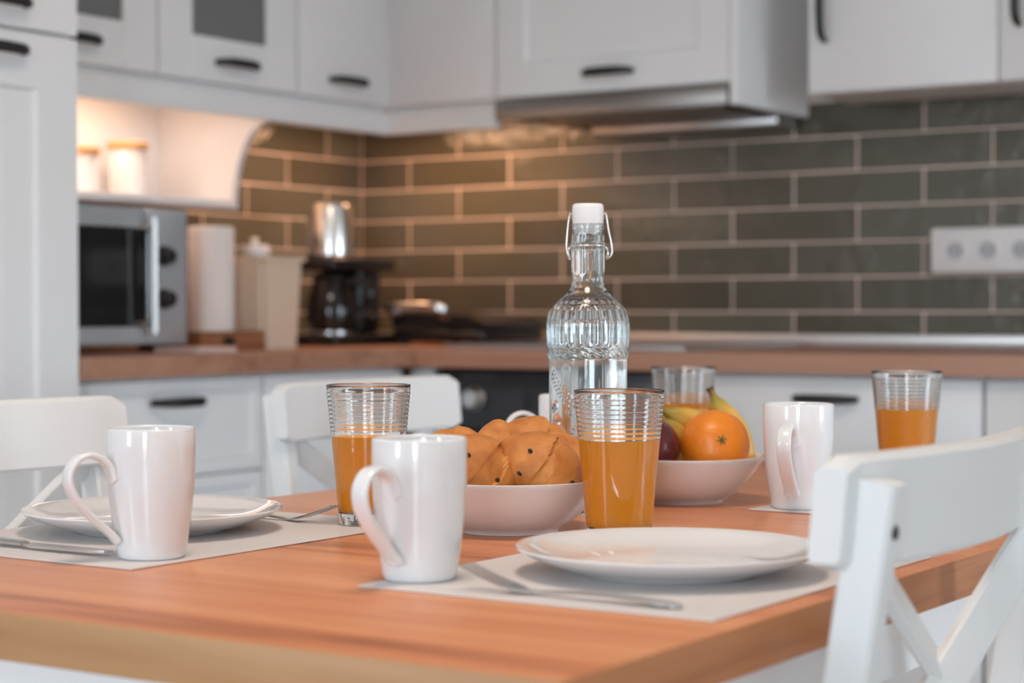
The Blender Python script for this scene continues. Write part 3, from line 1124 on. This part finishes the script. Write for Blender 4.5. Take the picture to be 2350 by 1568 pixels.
def make_mug():
    rt = empty('mug', (0, 0, 0))
    Hm = .119
    o_ = [(0, .0025), (.025, .0025), (.0265, 0), (.0290, 0), (.0305, .0015), (.0318, .006), (.0342, .022), (.0370, .042), (.0390, .062), (.0400, .082), (.0403, .100), (.0402, .1165), (.0397, .1185)]
    i_ = [(.0390, .119), (.0382, .1185), (.0376, .116), (.0376, .100), (.0372, .082), (.0362, .062), (.0342, .042), (.0312, .020), (.0290, .010), (.024, .0065), (0, .006)]
    part('body', g_lathe(o_ + i_, 72), 'ceramic', rt, 60)
    # flat band handle in the x-z plane, pointing to +x
    pts = [(.0392, 0, .0690), (.0402, 0, .0770), (.0432, 0, .0860), (.0510, 0, .0930), (.0620, 0, .0965), (.0725, 0, .0935), (.0800, 0, .0855), (.0822, 0, .0750), (.0785, 0, .0630), (.0690, 0, .0500), (.0565, 0, .0375), (.0450, 0, .0275), (.0375, 0, .0205), (.0338, 0, .0150)]
    path = spline(pts, 6)
    def sec(i, u):
        w_ = .0082 + .0022 * math.exp(-((u - .04) / .10) ** 2) + .0016 * math.exp(-((u - 1) / .1) ** 2)
        w_ *= min(1.0, .45 + u * 14, .45 + (1 - u) * 14)
        return [(w_ * math.copysign(abs(math.cos(t)) ** .7, math.cos(t)), .0031 * math.copysign(abs(math.sin(t)) ** .8, math.sin(t))) for t in [2 * PI * k / 16 for k in range(16)]]
    V, F, R_ = [], [], []
    P, T = frames(path)
    for i in range(len(P)):
        side = Vector((0, 1, 0))
        nu = T[i].cross(side).normalized()
        ids = []
        for a, b_ in sec(i, i / (len(P) - 1)):
            ids.append(len(V))
            V.append(P[i] + side * a + nu * b_)
        R_.append(ids)
    for a, b_ in zip(R_[:-1], R_[1:]):
        for j in range(16):
            F.append([a[j], a[(j + 1) % 16], b_[(j + 1) % 16], b_[j]])
    F += [R_[0][::-1], R_[-1]]
    part('handle', (V, F), 'ceramic', rt, 60)
    return rt


mug = make_mug()
A_left = math.degrees(math.atan2(-CR.y, -CR.x))          # direction of the picture's left, in plan
mugs = [((1.848, -2.680, MZ + .0003), A_left + 38, 'tall white mug at the left in front of a plate'),
        ((2.138, -2.660, MZ + .0003), A_left + 57, 'tall white mug nearest the camera on the corner of the right mat'),
        ((2.159, -1.957, MZ + .0003), A_left + 70, 'tall white mug at the right beside the fruit bowl'),
        ((1.818, -1.900, MZ + .0003), A_left + 12, 'tall white mug mostly hidden behind the bottle')]
for i, (loc, ang, lab) in enumerate(mugs):
    o = mug if i == 0 else copy_tree(mug)
    o.location = loc
    o.rotation_euler = (0, 0, math.radians(ang))
    tag(o, lab, 'mug', 'white mugs')

# ------------------------------------------------------------------ juice glasses
GH = .1475


def g_r_out(z):
    return .0315 + (.0447 - .0315) * (z / GH) ** 1.05


def make_glass():
    rt = empty('juice_glass', (0, 0, 0))
    o_ = [(0, .0012), (.027, .0012), (.0285, 0), (.0305, 0), (.0313, .0012)]
    z = .003
    while z < .0985:
        o_.append((g_r_out(z), z))
        z += .008
    z = .0985
    while z < .1405:
        ph = (z - .0985) / .0046 * 2 * PI
        o_.append((g_r_out(z) + .00055 * (1 - math.cos(ph)) * .5, z))
        z += .00046
    o_ += [(g_r_out(.142), .142), (g_r_out(.1455), .1455), (g_r_out(GH) - .0002, .1470), (g_r_out(GH) - .0009, GH), (g_r_out(GH) - .0016, .1470)]
    i_ = []
    for z in (.144, .135, .12, .10, .08, .06, .04, .025, .018):
        i_.append((g_r_out(z) - .0019, z))
    i_ += [(g_r_out(.014) - .0035, .0140), (g_r_out(.012) - .008, .0118), (0, .0112)]
    part('tumbler', g_lathe(o_ + i_, 96), 'glass', rt, 60)
    return rt


def add_juice(rt, level):
    pr = [(0, .01125), (g_r_out(.012) - .0079, .01185), (g_r_out(.014) - .0034, .01405)]
    for z in (.018, .025, .04, .06, .08):
        pr.append((g_r_out(z) - .00175, z))
    pr += [(g_r_out(level) - .00175, level + .0008), (g_r_out(level) - .0032, level), (0, level)]
    part('juice', g_lathe(pr, 72), 'juice', rt, 60)


glass0 = make_glass()
glasses = [((1.847, -2.354, MZ + .0003), .0925, 'juice glass with horizontal rings at the left, behind the nearest mug'),
           ((2.125, -2.305, TT + .0022), .0985, 'juice glass with horizontal rings in the centre in front of the bottle'),
           ((2.159, -1.632, MZ + .0003), .0985, 'juice glass with horizontal rings above the back of the right chair'),
           ((1.825, -1.614, MZ + .0003), .0975, 'juice glass with horizontal rings behind the fruit bowl')]
gl = [glass0] + [copy_tree(glass0) for _ in range(3)]
for o, (loc, lv, lab) in zip(gl, glasses):
    o.location = loc
    add_juice(o, lv)
    tag(o, lab, 'glass', 'glasses of orange juice')
gl[1].location.z = MZ + .0003
gl[1].location.x = 2.1415
gl[1].location.y = -2.333

# ------------------------------------------------------------------ bowls


def bowl_geo():
    o_ = [(0, .003), (.046, .003), (.0475, 0), (.0525, 0), (.054, .0035), (.060, .0065), (.072, .016), (.083, .028), (.0925, .0405), (.099, .0500), (.1015, .0535)]
    i_ = [(.1015, .0550), (.1000, .0555), (.0980, .0540), (.0910, .0435), (.0810, .0310), (.0700, .0195), (.0560, .0105), (.040, .0078), (0, .007)]
    return g_lathe(o_ + i_, 96)


bg = make_mesh(bowl_geo(), 'plate', 'bowl', 50)
BB = Vector((1.997, -2.312, TT + .0003))
FB = Vector((2.000, -1.947, TT + .0003))
for loc, lab in ((BB, 'white bowl full of bread rolls'), (FB, 'white bowl holding oranges, bananas and an apple')):
    o = bpy.data.objects.new('bowl', bg)
    COL.objects.link(o)
    o.location = loc
    tag(o, lab, 'bowl', 'white serving bowls')

# ------------------------------------------------------------------ bread rolls
R2 = Vector((.8342, .5515, 0))
D2 = Vector((-.5515, .8342, 0))
UP = Vector((0, 0, 1))


def roll_geo(L, R0, bend, seed, turns=.95):
    """crescent roll: tapered bent body with overlapping layers wound round it"""
    V, F, R_ = [], [], []
    NT, NP = 72, 44
    for i in range(NT + 1):
        t = -1 + 2 * i / NT
        t = math.copysign(abs(t) ** .93, t)
        tt_ = max(-.999, min(.999, t))
        base = R0 * (1 - abs(tt_) ** 2.3) ** .62
        ids = []
        for k in range(NP):
            th = 2 * PI * k / NP
            ph = (tt_ + 1) * turns + .30 * math.sin(th + seed) + .06 * math.sin(3 * th + seed * 2)
            fr_ = ph - math.floor(ph)
            step = .10 * (1 - fr_) if tt_ < 0 else .10 * fr_
            sm = 1.0
            r = base * (1.06 - step * sm)
            p = Vector((tt_ * L / 2, r * math.cos(th), r * .95 * math.sin(th)))
            p.z += -bend * (tt_ * tt_ - .3)
            nz = noise.noise(p * 38 + Vector((seed, seed * 2, 0)))
            nrm = Vector((0, math.cos(th), math.sin(th)))
            p += nrm * (nz * .0022 + .0046 * noise.noise(p * 17 + Vector((seed * 3, 0, seed))) + .0008 * noise.noise(p * 95 + Vector((seed, 0, 0))))
            ids.append(len(V))
            V.append(p)
        R_.append(ids)
    for a, b_ in zip(R_[:-1], R_[1:]):
        for j in range(NP):
            F.append([a[j], a[(j + 1) % NP], b_[(j + 1) % NP], b_[j]])
    F += [R_[0][::-1], R_[-1]]
    return V, F


def roll(rt_, dep, z, ax, up, L, R0, bend, seed, lab, raisins=()):
    """placed in the bowl by right / depth / height offsets; ax = direction of the roll's length (right, depth, up)"""
    c = BB + R2 * rt_ + D2 * dep
    c.z = z
    X = (R2 * ax[0] + D2 * ax[1] + UP * ax[2]).normalized()
    U = (R2 * up[0] + D2 * up[1] + UP * up[2])
    Y = U.cross(X).normalized()
    Z = X.cross(Y).normalized()
    rm = Matrix((X, Y, Z)).transposed()
    gv, gf = roll_geo(L, R0, bend, seed)
    inv = rm.inverted()
    prof = [(.0, .0085), (.040, .0090), (.056, .0118), (.070, .0208), (.081, .0323), (.091, .0448), (.098, .0553)]
    out = []
    for v in gv:                                  # the soft dough settles against the inside of the bowl
        w_ = rm @ v + c - BB
        rr_ = math.hypot(w_.x, w_.y)
        if w_.z < .0553:
            zc_ = max(w_.z, .0095)
            lim = .098
            for (r0, z0), (r1, z1) in zip(prof[:-1], prof[1:]):
                if z0 <= zc_ <= z1:
                    lim = r0 + (r1 - r0) * (zc_ - z0) / (z1 - z0)
            lim -= .002
            w_.z = zc_
            if rr_ > lim:
                w_.x *= lim / rr_
                w_.y *= lim / rr_
        out.append(inv @ (w_ + BB - c))
    o = bpy.data.objects.new('bread_roll', make_mesh((out, gf), 'bread', 'bread_roll', 50))
    COL.objects.link(o)
    o.location = c
    o.rotation_euler = rm.to_euler()
    tag(o, lab, 'bread roll', 'bread rolls in the bowl')
    me = o.data
    for (sr, su) in raisins:
        # a raisin on the face turned to the camera: vertex best matching the wanted screen offset
        best, bv = 1e9, None
        for v in me.vertices:
            w_ = rm @ v.co
            n_ = rm @ v.normal
            if n_.dot(D2) > -.35:
                continue
            d_ = (w_.dot(R2) - sr) ** 2 + (w_.z - su) ** 2
            if d_ < best:
                best, bv = d_, v
        if bv:
            g = g_lathe([(0, -.0016), (.0024, -.0010), (.0031, 0), (.0024, .0009), (0, .0013)], 9)
            g = g_xf(g, Matrix.Translation(bv.co + bv.normal * .0003) @ Matrix.Rotation(seed, 4, 'Z'))
            part('raisin', g, 'raisin', o)
    return o


roll(.034, -.040, .821, (.74, -.12, -.60), (.5, -.5, .7), .104, .0375, .005, 1.0, 'bread roll with raisins at the front centre of the pile',
     [(-.012, .024), (-.022, .003), (.017, -.014), (.028, -.008)])
roll(-.031, -.046, .820, (.72, -.05, -.58), (.5, -.5, .7), .102, .0365, .005, 2.3, 'bread roll with raisins at the front left of the pile',
     [(-.010, .020), (.0, -.012), (.020, -.004)])
roll(.058, .008, .821, (.40, .20, -.60), (.3, -.6, .5), .086, .031, .005, 3.1, 'bread roll at the right of the pile behind the centre glass', [(.0, .02)])
roll(-.060, .026, .826, (.85, .25, .18), (0, -.3, 1), .104, .0325, .008, 4.4, 'bread roll at the back left with only its top showing', [])
roll(-.012, .024, .832, (.06, .25, .95), (.5, -.8, .2), .082, .0265, .004, 5.2, 'small upright bread roll with pointed tip at the back of the pile', [])
roll(.032, .040, .833, (.78, .30, -.42), (.2, -.3, 1), .106, .0335, .008, 6.0, 'bread roll at the back right below the handle of the hidden mug', [])
roll(-.072, -.022, .810, (.30, -.75, -.10), (0, 0, 1), .080, .026, .005, 7.7, 'bread roll at the left side of the pile behind the nearest mug', [])

# ------------------------------------------------------------------ fruit
def sphere_geo(R, dim_top=.05, sq=.96, n=48, m_=32, bump=0.0, seed=0):
    V, F, R_ = [], [], []
    for i in range(m_ + 1):
        ph = PI * i / m_
        ids = []
        for k in range(n):
            th = 2 * PI * k / n
            r = R
            d = Vector((math.sin(ph) * math.cos(th), math.sin(ph) * math.sin(th), -math.cos(ph)))
            r *= 1 - dim_top * math.exp(-((PI - ph) / .28) ** 2) - dim_top * .6 * math.exp(-(ph / .25) ** 2)
            if bump:
                r *= 1 + bump * noise.noise(d * 2.2 + Vector((seed, 0, 0)))
            p = d * r
            p.z *= sq
            if i in (0, m_):
                ids = [len(V)]
                V.append(p)
                break
            ids.append(len(V))
            V.append(p)
        R_.append(ids)
    for a, b_ in zip(R_[:-1], R_[1:]):
        for j in range(n):
            j2 = (j + 1) % n
            if len(a) == 1:
                F.append([a[0], b_[j2], b_[j]])
            elif len(b_) == 1:
                F.append([a[j], a[j2], b_[0]])
            else:
                F.append([a[j], a[j2], b_[j2], b_[j]])
    return V, F


def fruit(name, loc, axis, geo, m_, lab, cat, stem_g, stem_m, stem_name):
    rt = empty(name, loc)
    z = Vector(axis).normalized()
    rt.rotation_euler = z.to_track_quat('Z', 'Y').to_euler()
    part('skin', geo, m_, rt, 180)
    if stem_g:
        part(stem_name, stem_g, stem_m, rt, 40)
    return tag(rt, lab, cat)


def toward(a, b_, c):
    return R2 * a + D2 * b_ + UP * c


def fpos(rt_, dep, z):
    p = FB + R2 * rt_ + D2 * dep
    p.z = z
    return p


star = g_join(*[g_xf(g_sweep(spline([(0, 0, 0), (.003, 0, .0008), (.0062, 0, .0012)], 3), lambda i, u: rect(.0026 * (1 - .7 * u), .0012), up=(0, 0, 1)), Matrix.Translation((0, 0, .0355)) @ Matrix.Rotation(k * 2 * PI / 6 + .2, 4, 'Z')) for k in range(6)],
              g_tube([(0, 0, .0345), (.0004, 0, .0375), (.0012, 0, .0395)], .0016, 8, up=(1, 0, 0)))
fruit('orange', fpos(.039, -.028, .826), toward(.10, -.93, .22), sphere_geo(.0412, .06, .93, bump=.03, seed=2), 'orange', 'large orange with its stem end facing forward in the fruit bowl', 'orange', star, 'calyx', 'calyx')
fruit('orange', fpos(-.046, .040, .822), toward(.1, -.3, .9), sphere_geo(.036, .06, .94, bump=.03, seed=5), 'orange', 'smaller orange at the left of the fruit bowl behind the bottle', 'orange', g_xf(star, Matrix.Translation((0, 0, -.005))), 'calyx', 'calyx')
ast = g_tube(spline([(0, 0, .026), (.001, 0, .034), (.003, 0, .042)], 4), lambda u: .0012 + .0006 * u, 8, up=(1, 0, 0))
fruit('apple', fpos(-.0385, -.044, .8235), toward(-.2, -.1, 1), sphere_geo(.0355, .16, .95, bump=.04, seed=8), 'apple', 'dark red apple between the centre glass and the large orange', 'apple', ast, 'stem', 'stem')


def banana(pts, lab, rmax=.0165):
    path = spline(pts, 10)
    n_ = len(path)
    def rad(u):
        if u < .20:
            return .0042 + .0012 * max(0, (.05 - u) / .05) + (rmax * .62 - .0042) * max(0, (u - .09) / .11) ** 1.6
        if u < .4:
            return rmax * .62 + rmax * .38 * math.sin((u - .2) / .2 * PI / 2)
        if u < .80:
            return rmax
        v = (u - .80) / .20
        return max(.0028, rmax * math.sqrt(max(0, 1 - v ** 2.4)))
    def sec(i, u):
        out = []
        for k in range(20):
            t = 2 * PI * k / 20
            r = rad(u) * (1 + .06 * math.cos(5 * t + .6))
            out.append((r * math.cos(t), r * math.sin(t)))
        return out
    g = g_sweep(path, sec, up=(R2 * .2 - D2))
    c = Vector(path[n_ // 2])
    o = bpy.data.objects.new('banana', make_mesh(([Vector(v) - c for v in g[0]], g[1]), 'banana', 'banana', 60))
    COL.objects.link(o)
    o.location = c
    at_ = o.data.attributes.new('along', 'FLOAT', 'POINT')
    for i in range(n_):
        for k in range(20):
            at_.data[i * 20 + k].value = i / (n_ - 1)
    return tag(o, lab, 'banana', 'bananas in the fruit bowl')


banana([fpos(.037, .014, .8915), fpos(.044, .016, .876), fpos(.053, .020, .859), fpos(.066, .025, .842), fpos(.074, .027, .822), fpos(.074, .026, .804), fpos(.062, .020, .790)],
       'banana standing upright at the right of the fruit bowl', .0170)
banana([fpos(-.026, .004, .868), fpos(-.012, .006, .861), fpos(.004, .013, .853), fpos(.022, .025, .849), fpos(.040, .042, .847), fpos(.050, .058, .836), fpos(.050, .066, .821)],
       'upper banana with dark stem lying behind the large orange', .0165)
banana([fpos(-.029, -.004, .860), fpos(-.018, -.001, .850), fpos(-.006, .005, .838), fpos(.003, .016, .824), fpos(.012, .032, .808), fpos(.014, .050, .800), fpos(.008, .064, .806)],
       'lower banana with green stem between apple and large orange', .0155)

# ------------------------------------------------------------------ swing-top water bottle
BX, BY = 1.972, -2.112
root = tag(empty('water_bottle', (BX, BY, TT + .0003), math.radians(-58)), 'clear embossed swing-top water bottle behind the centre glass', 'bottle')
root.scale = (.965, .965, 1)


def emboss(t, z):
    """height of the relief on the lower body"""
    h = 0.0
    # slanted twig with small beads
    for k in range(9):
        u = k / 8
        tc_, zc = -1.15 + .62 * u, .156 - .030 * u
        for dt, dz, rr_ in ((0, 0, .0030), (.05, .0045, .0022), (-.03, -.0048, .0022)):
            d2 = ((t - tc_ - dt) * .0455) ** 2 + (z - zc - dz) ** 2
            h += .0010 * math.exp(-d2 / (rr_ * .55) ** 2)
    for (tc_, zc) in ((-1.10, .118), (-.98, .122), (-1.05, .100), (-.92, .100), (-.80, .101), (-1.12, .086), (-.97, .082), (-.84, .084), (-.5, .115), (-.35, .125), (-.42, .095)):
        d = math.sqrt(((t - tc_) * .0455) ** 2 + (z - zc) ** 2)
        h += .0009 * math.exp(-((d - .0032) / .0012) ** 2)
    return h


def bottle_fn(t, r, z):
    tt_ = (t + PI) % (2 * PI) - PI
    if .186 < z < .234:
        w_ = min(1, (z - .186) / .005, (.234 - z) / .006)
        r += w_ * (.0024 * abs(math.cos(12 * t)) - .0010)
    elif .1735 < z <= .186:
        r += .0022 * math.sin((z - .1735) / .0125 * PI) * (.35 + .65 * abs(math.sin(15 * t + (z - .1735) * 380)))
    elif .06 < z < .172:
        r += emboss(tt_, z)
    elif z > .262 and z < .318:
        r += .0007 * math.cos(8 * t) * min(1, (z - .262) / .01, (.318 - z) / .008)
    return r


ctrl = [(.0435, .004), (.0455, .012), (.0455, .172), (.0460, .180), (.0468, .187), (.0472, .196), (.0474, .210), (.0466, .218), (.0440, .2265), (.0390, .2345), (.0325, .2400),
        (.0290, .2425), (.0245, .2470), (.0205, .2530), (.0188, .2600), (.0186, .280), (.0187, .296), (.0196, .2985), (.0196, .3015), (.0184, .304), (.0180, .3180), (.0190, .3195), (.0190, .3235), (.0180, .3248)]


def interp_profile(c, step=.0013):
    out = []
    for (r0, z0), (r1, z1) in zip(c[:-1], c[1:]):
        n_ = max(1, int(math.hypot(r1 - r0, z1 - z0) / step))
        for k in range(n_):
            u = k / n_
            out.append((r0 + (r1 - r0) * u, z0 + (z1 - z0) * u))
    out.append(c[-1])
    return out


outer = [(0, .006), (.030, .0045), (.036, 0), (.0405, 0)] + interp_profile(ctrl)
inner_ctrl = [(.0150, .3248), (.0145, .318), (.0148, .300), (.0150, .262), (.0170, .2535), (.0215, .247), (.0300, .2405), (.0365, .2330), (.0410, .2250), (.0432, .214), (.0436, .200), (.0422, .180), (.0420, .170), (.0420, .020), (.0400, .014), (.030, .0115), (0, .0125)]


def inner_flag():
    V1, F1 = g_lathe(outer, 224, cap=False, fn=bottle_fn)
    V2, F2 = g_lathe(inner_ctrl, 224, cap=False)
    # join the two at the lip
    o1 = len(V1)
    V = V1 + V2
    F = F1 + [[i + o1 for i in f_] for f_ in F2]
    top = list(range(len(V1) - 224, len(V1)))
    lip = list(range(o1, o1 + 224))
    for k in range(224):
        k2 = (k + 1) % 224
        F.append([top[k], top[k2], lip[k2], lip[k]])
    return V, F


part('glass_body', inner_flag(), 'glass', root, 60)
wl = .2275
wp = [(0, .01245), (.0301, .01145), (.0401, .0139), (.04212, .020), (.04212, .170), (.04232, .180), (.04372, .200), (.04332, .214), (.0412, .2250), (.0402, wl), (.0385, wl - .0006), (0, wl - .0006)]
part('water', g_lathe(wp, 96), 'water', root, 60)
part('stopper', g_lathe([(0, .3130), (.0125, .3130), (.0142, .3160), (.0143, .3250), (.0178, .3252), (.0182, .3270), (.0184, .3420), (.0176, .3462), (.0155, .3475), (0, .3480)], 48), 'stopper', root, 60, label='white stopper')
part('seal', g_lathe([(.0146, .3249), (.0150, .3249), (.0186, .3250), (.0186, .3254), (.0146, .3254)], 40, cap=False), 'stopper', root)
bail = []
for s_ in (-1, 1):
    bail.append(g_tube(spline([(0, s_ * .0180, .3360), (.001, s_ * .0212, .3350), (.0015, s_ * .0235, .3200), (.002, s_ * (.0250 if s_ < 0 else .0275), .3010), (.003, s_ * (.0235 if s_ < 0 else .0272), .2900), (.0015, s_ * .0215, .2845)], 7), .00115, 8, up=(1, 0, 0)))
    bail.append(g_tube(spline([(.0, s_ * .0194, .3000), (.0035, s_ * .0225, .2960), (.0045, s_ * .0232, .2900), (.002, s_ * .0222, .2850), (-.002, s_ * .0215, .2870), (-.001, s_ * .0225, .2905)], 6), .00105, 8, up=(1, 0, 0)))
ring = [((.0203 * math.cos(t), .0203 * math.sin(t), .3000)) for t in [2 * PI * k / 40 for k in range(41)]]
bail.append(g_tube(ring, .0009, 6))
part('wire_bail', g_join(*bail), 'chrome', root, 60, label='steel wire clip')

# ------------------------------------------------------------------ cutlery


def fork_geo():
    """along +x from handle end (0) to tine tips (.2); rests on the bottom of the neck curve and the handle end"""
    gs = []
    zc = lambda x: .0016 + (.004 * math.sin(PI * min(1, x / .135))) if x < .135 else .0016 + .0185 * ((x - .135) / .065) ** 1.35
    xs = [0, .004, .012, .03, .06, .09, .115, .130, .140, .150, .156]
    ws = [.006, .013, .017, .0155, .0115, .0085, .0068, .0075, .014, .0215, .0225]
    path = [(x, 0, zc(x)) for x in xs]
    gs.append(g_sweep(path, lambda i, u: rect(ws[i], .0022 if i > 1 else .0018, .0006), up=(0, 0, 1)))
    for k in range(4):
        y = -.0093 + .0062 * k
        pth = [(x, y, zc(x)) for x in (.154, .165, .178, .190, .200)]
        gs.append(g_sweep(pth, lambda i, u: rect(.0038 - .0012 * u, .0018 - .0007 * u, .0004), up=(0, 0, 1)))
    return g_join(*gs)


fg = make_mesh(fork_geo(), 'cutlery', 'fork', 40)
for (x, y, rz, lab) in ((2.402, -2.6855, PI, 'steel fork in front of the right plate'), (1.622, -2.3765, 0, 'steel fork behind the left plate, tines beside the left juice glass')):
    o = bpy.data.objects.new('fork', fg)
    COL.objects.link(o)
    o.location = (x, y, MZ + .0002)
    o.rotation_euler = (0, 0, rz)
    tag(o, lab, 'fork', 'forks')

root = tag(empty('table_knife', (1.600, -2.697, MZ + .0002)), 'steel table knife on the left mat, tip behind the left mug', 'knife')
hp = [(0, 0, .0045), (.01, 0, .005), (.05, 0, .005), (.092, 0, .0045), (.100, 0, .0042)]
part('handle', g_sweep(hp, lambda i, u: [(a * (1 - .25 * u), b_ * (1 - .2 * u)) for a, b_ in circ(.0085, 14, .0042)], up=(0, 0, 1)), 'cutlery', root, 50)
bl = [(.100, -.0045), (.106, -.0075), (.150, -.0095), (.190, -.0085), (.208, -.0035), (.2125, .0035), (.209, .0062), (.150, .0070), (.106, .0060), (.100, .0045)]
part('blade', g_prism(bl, 'z', .0032, .0050), 'cutlery', root, 30)
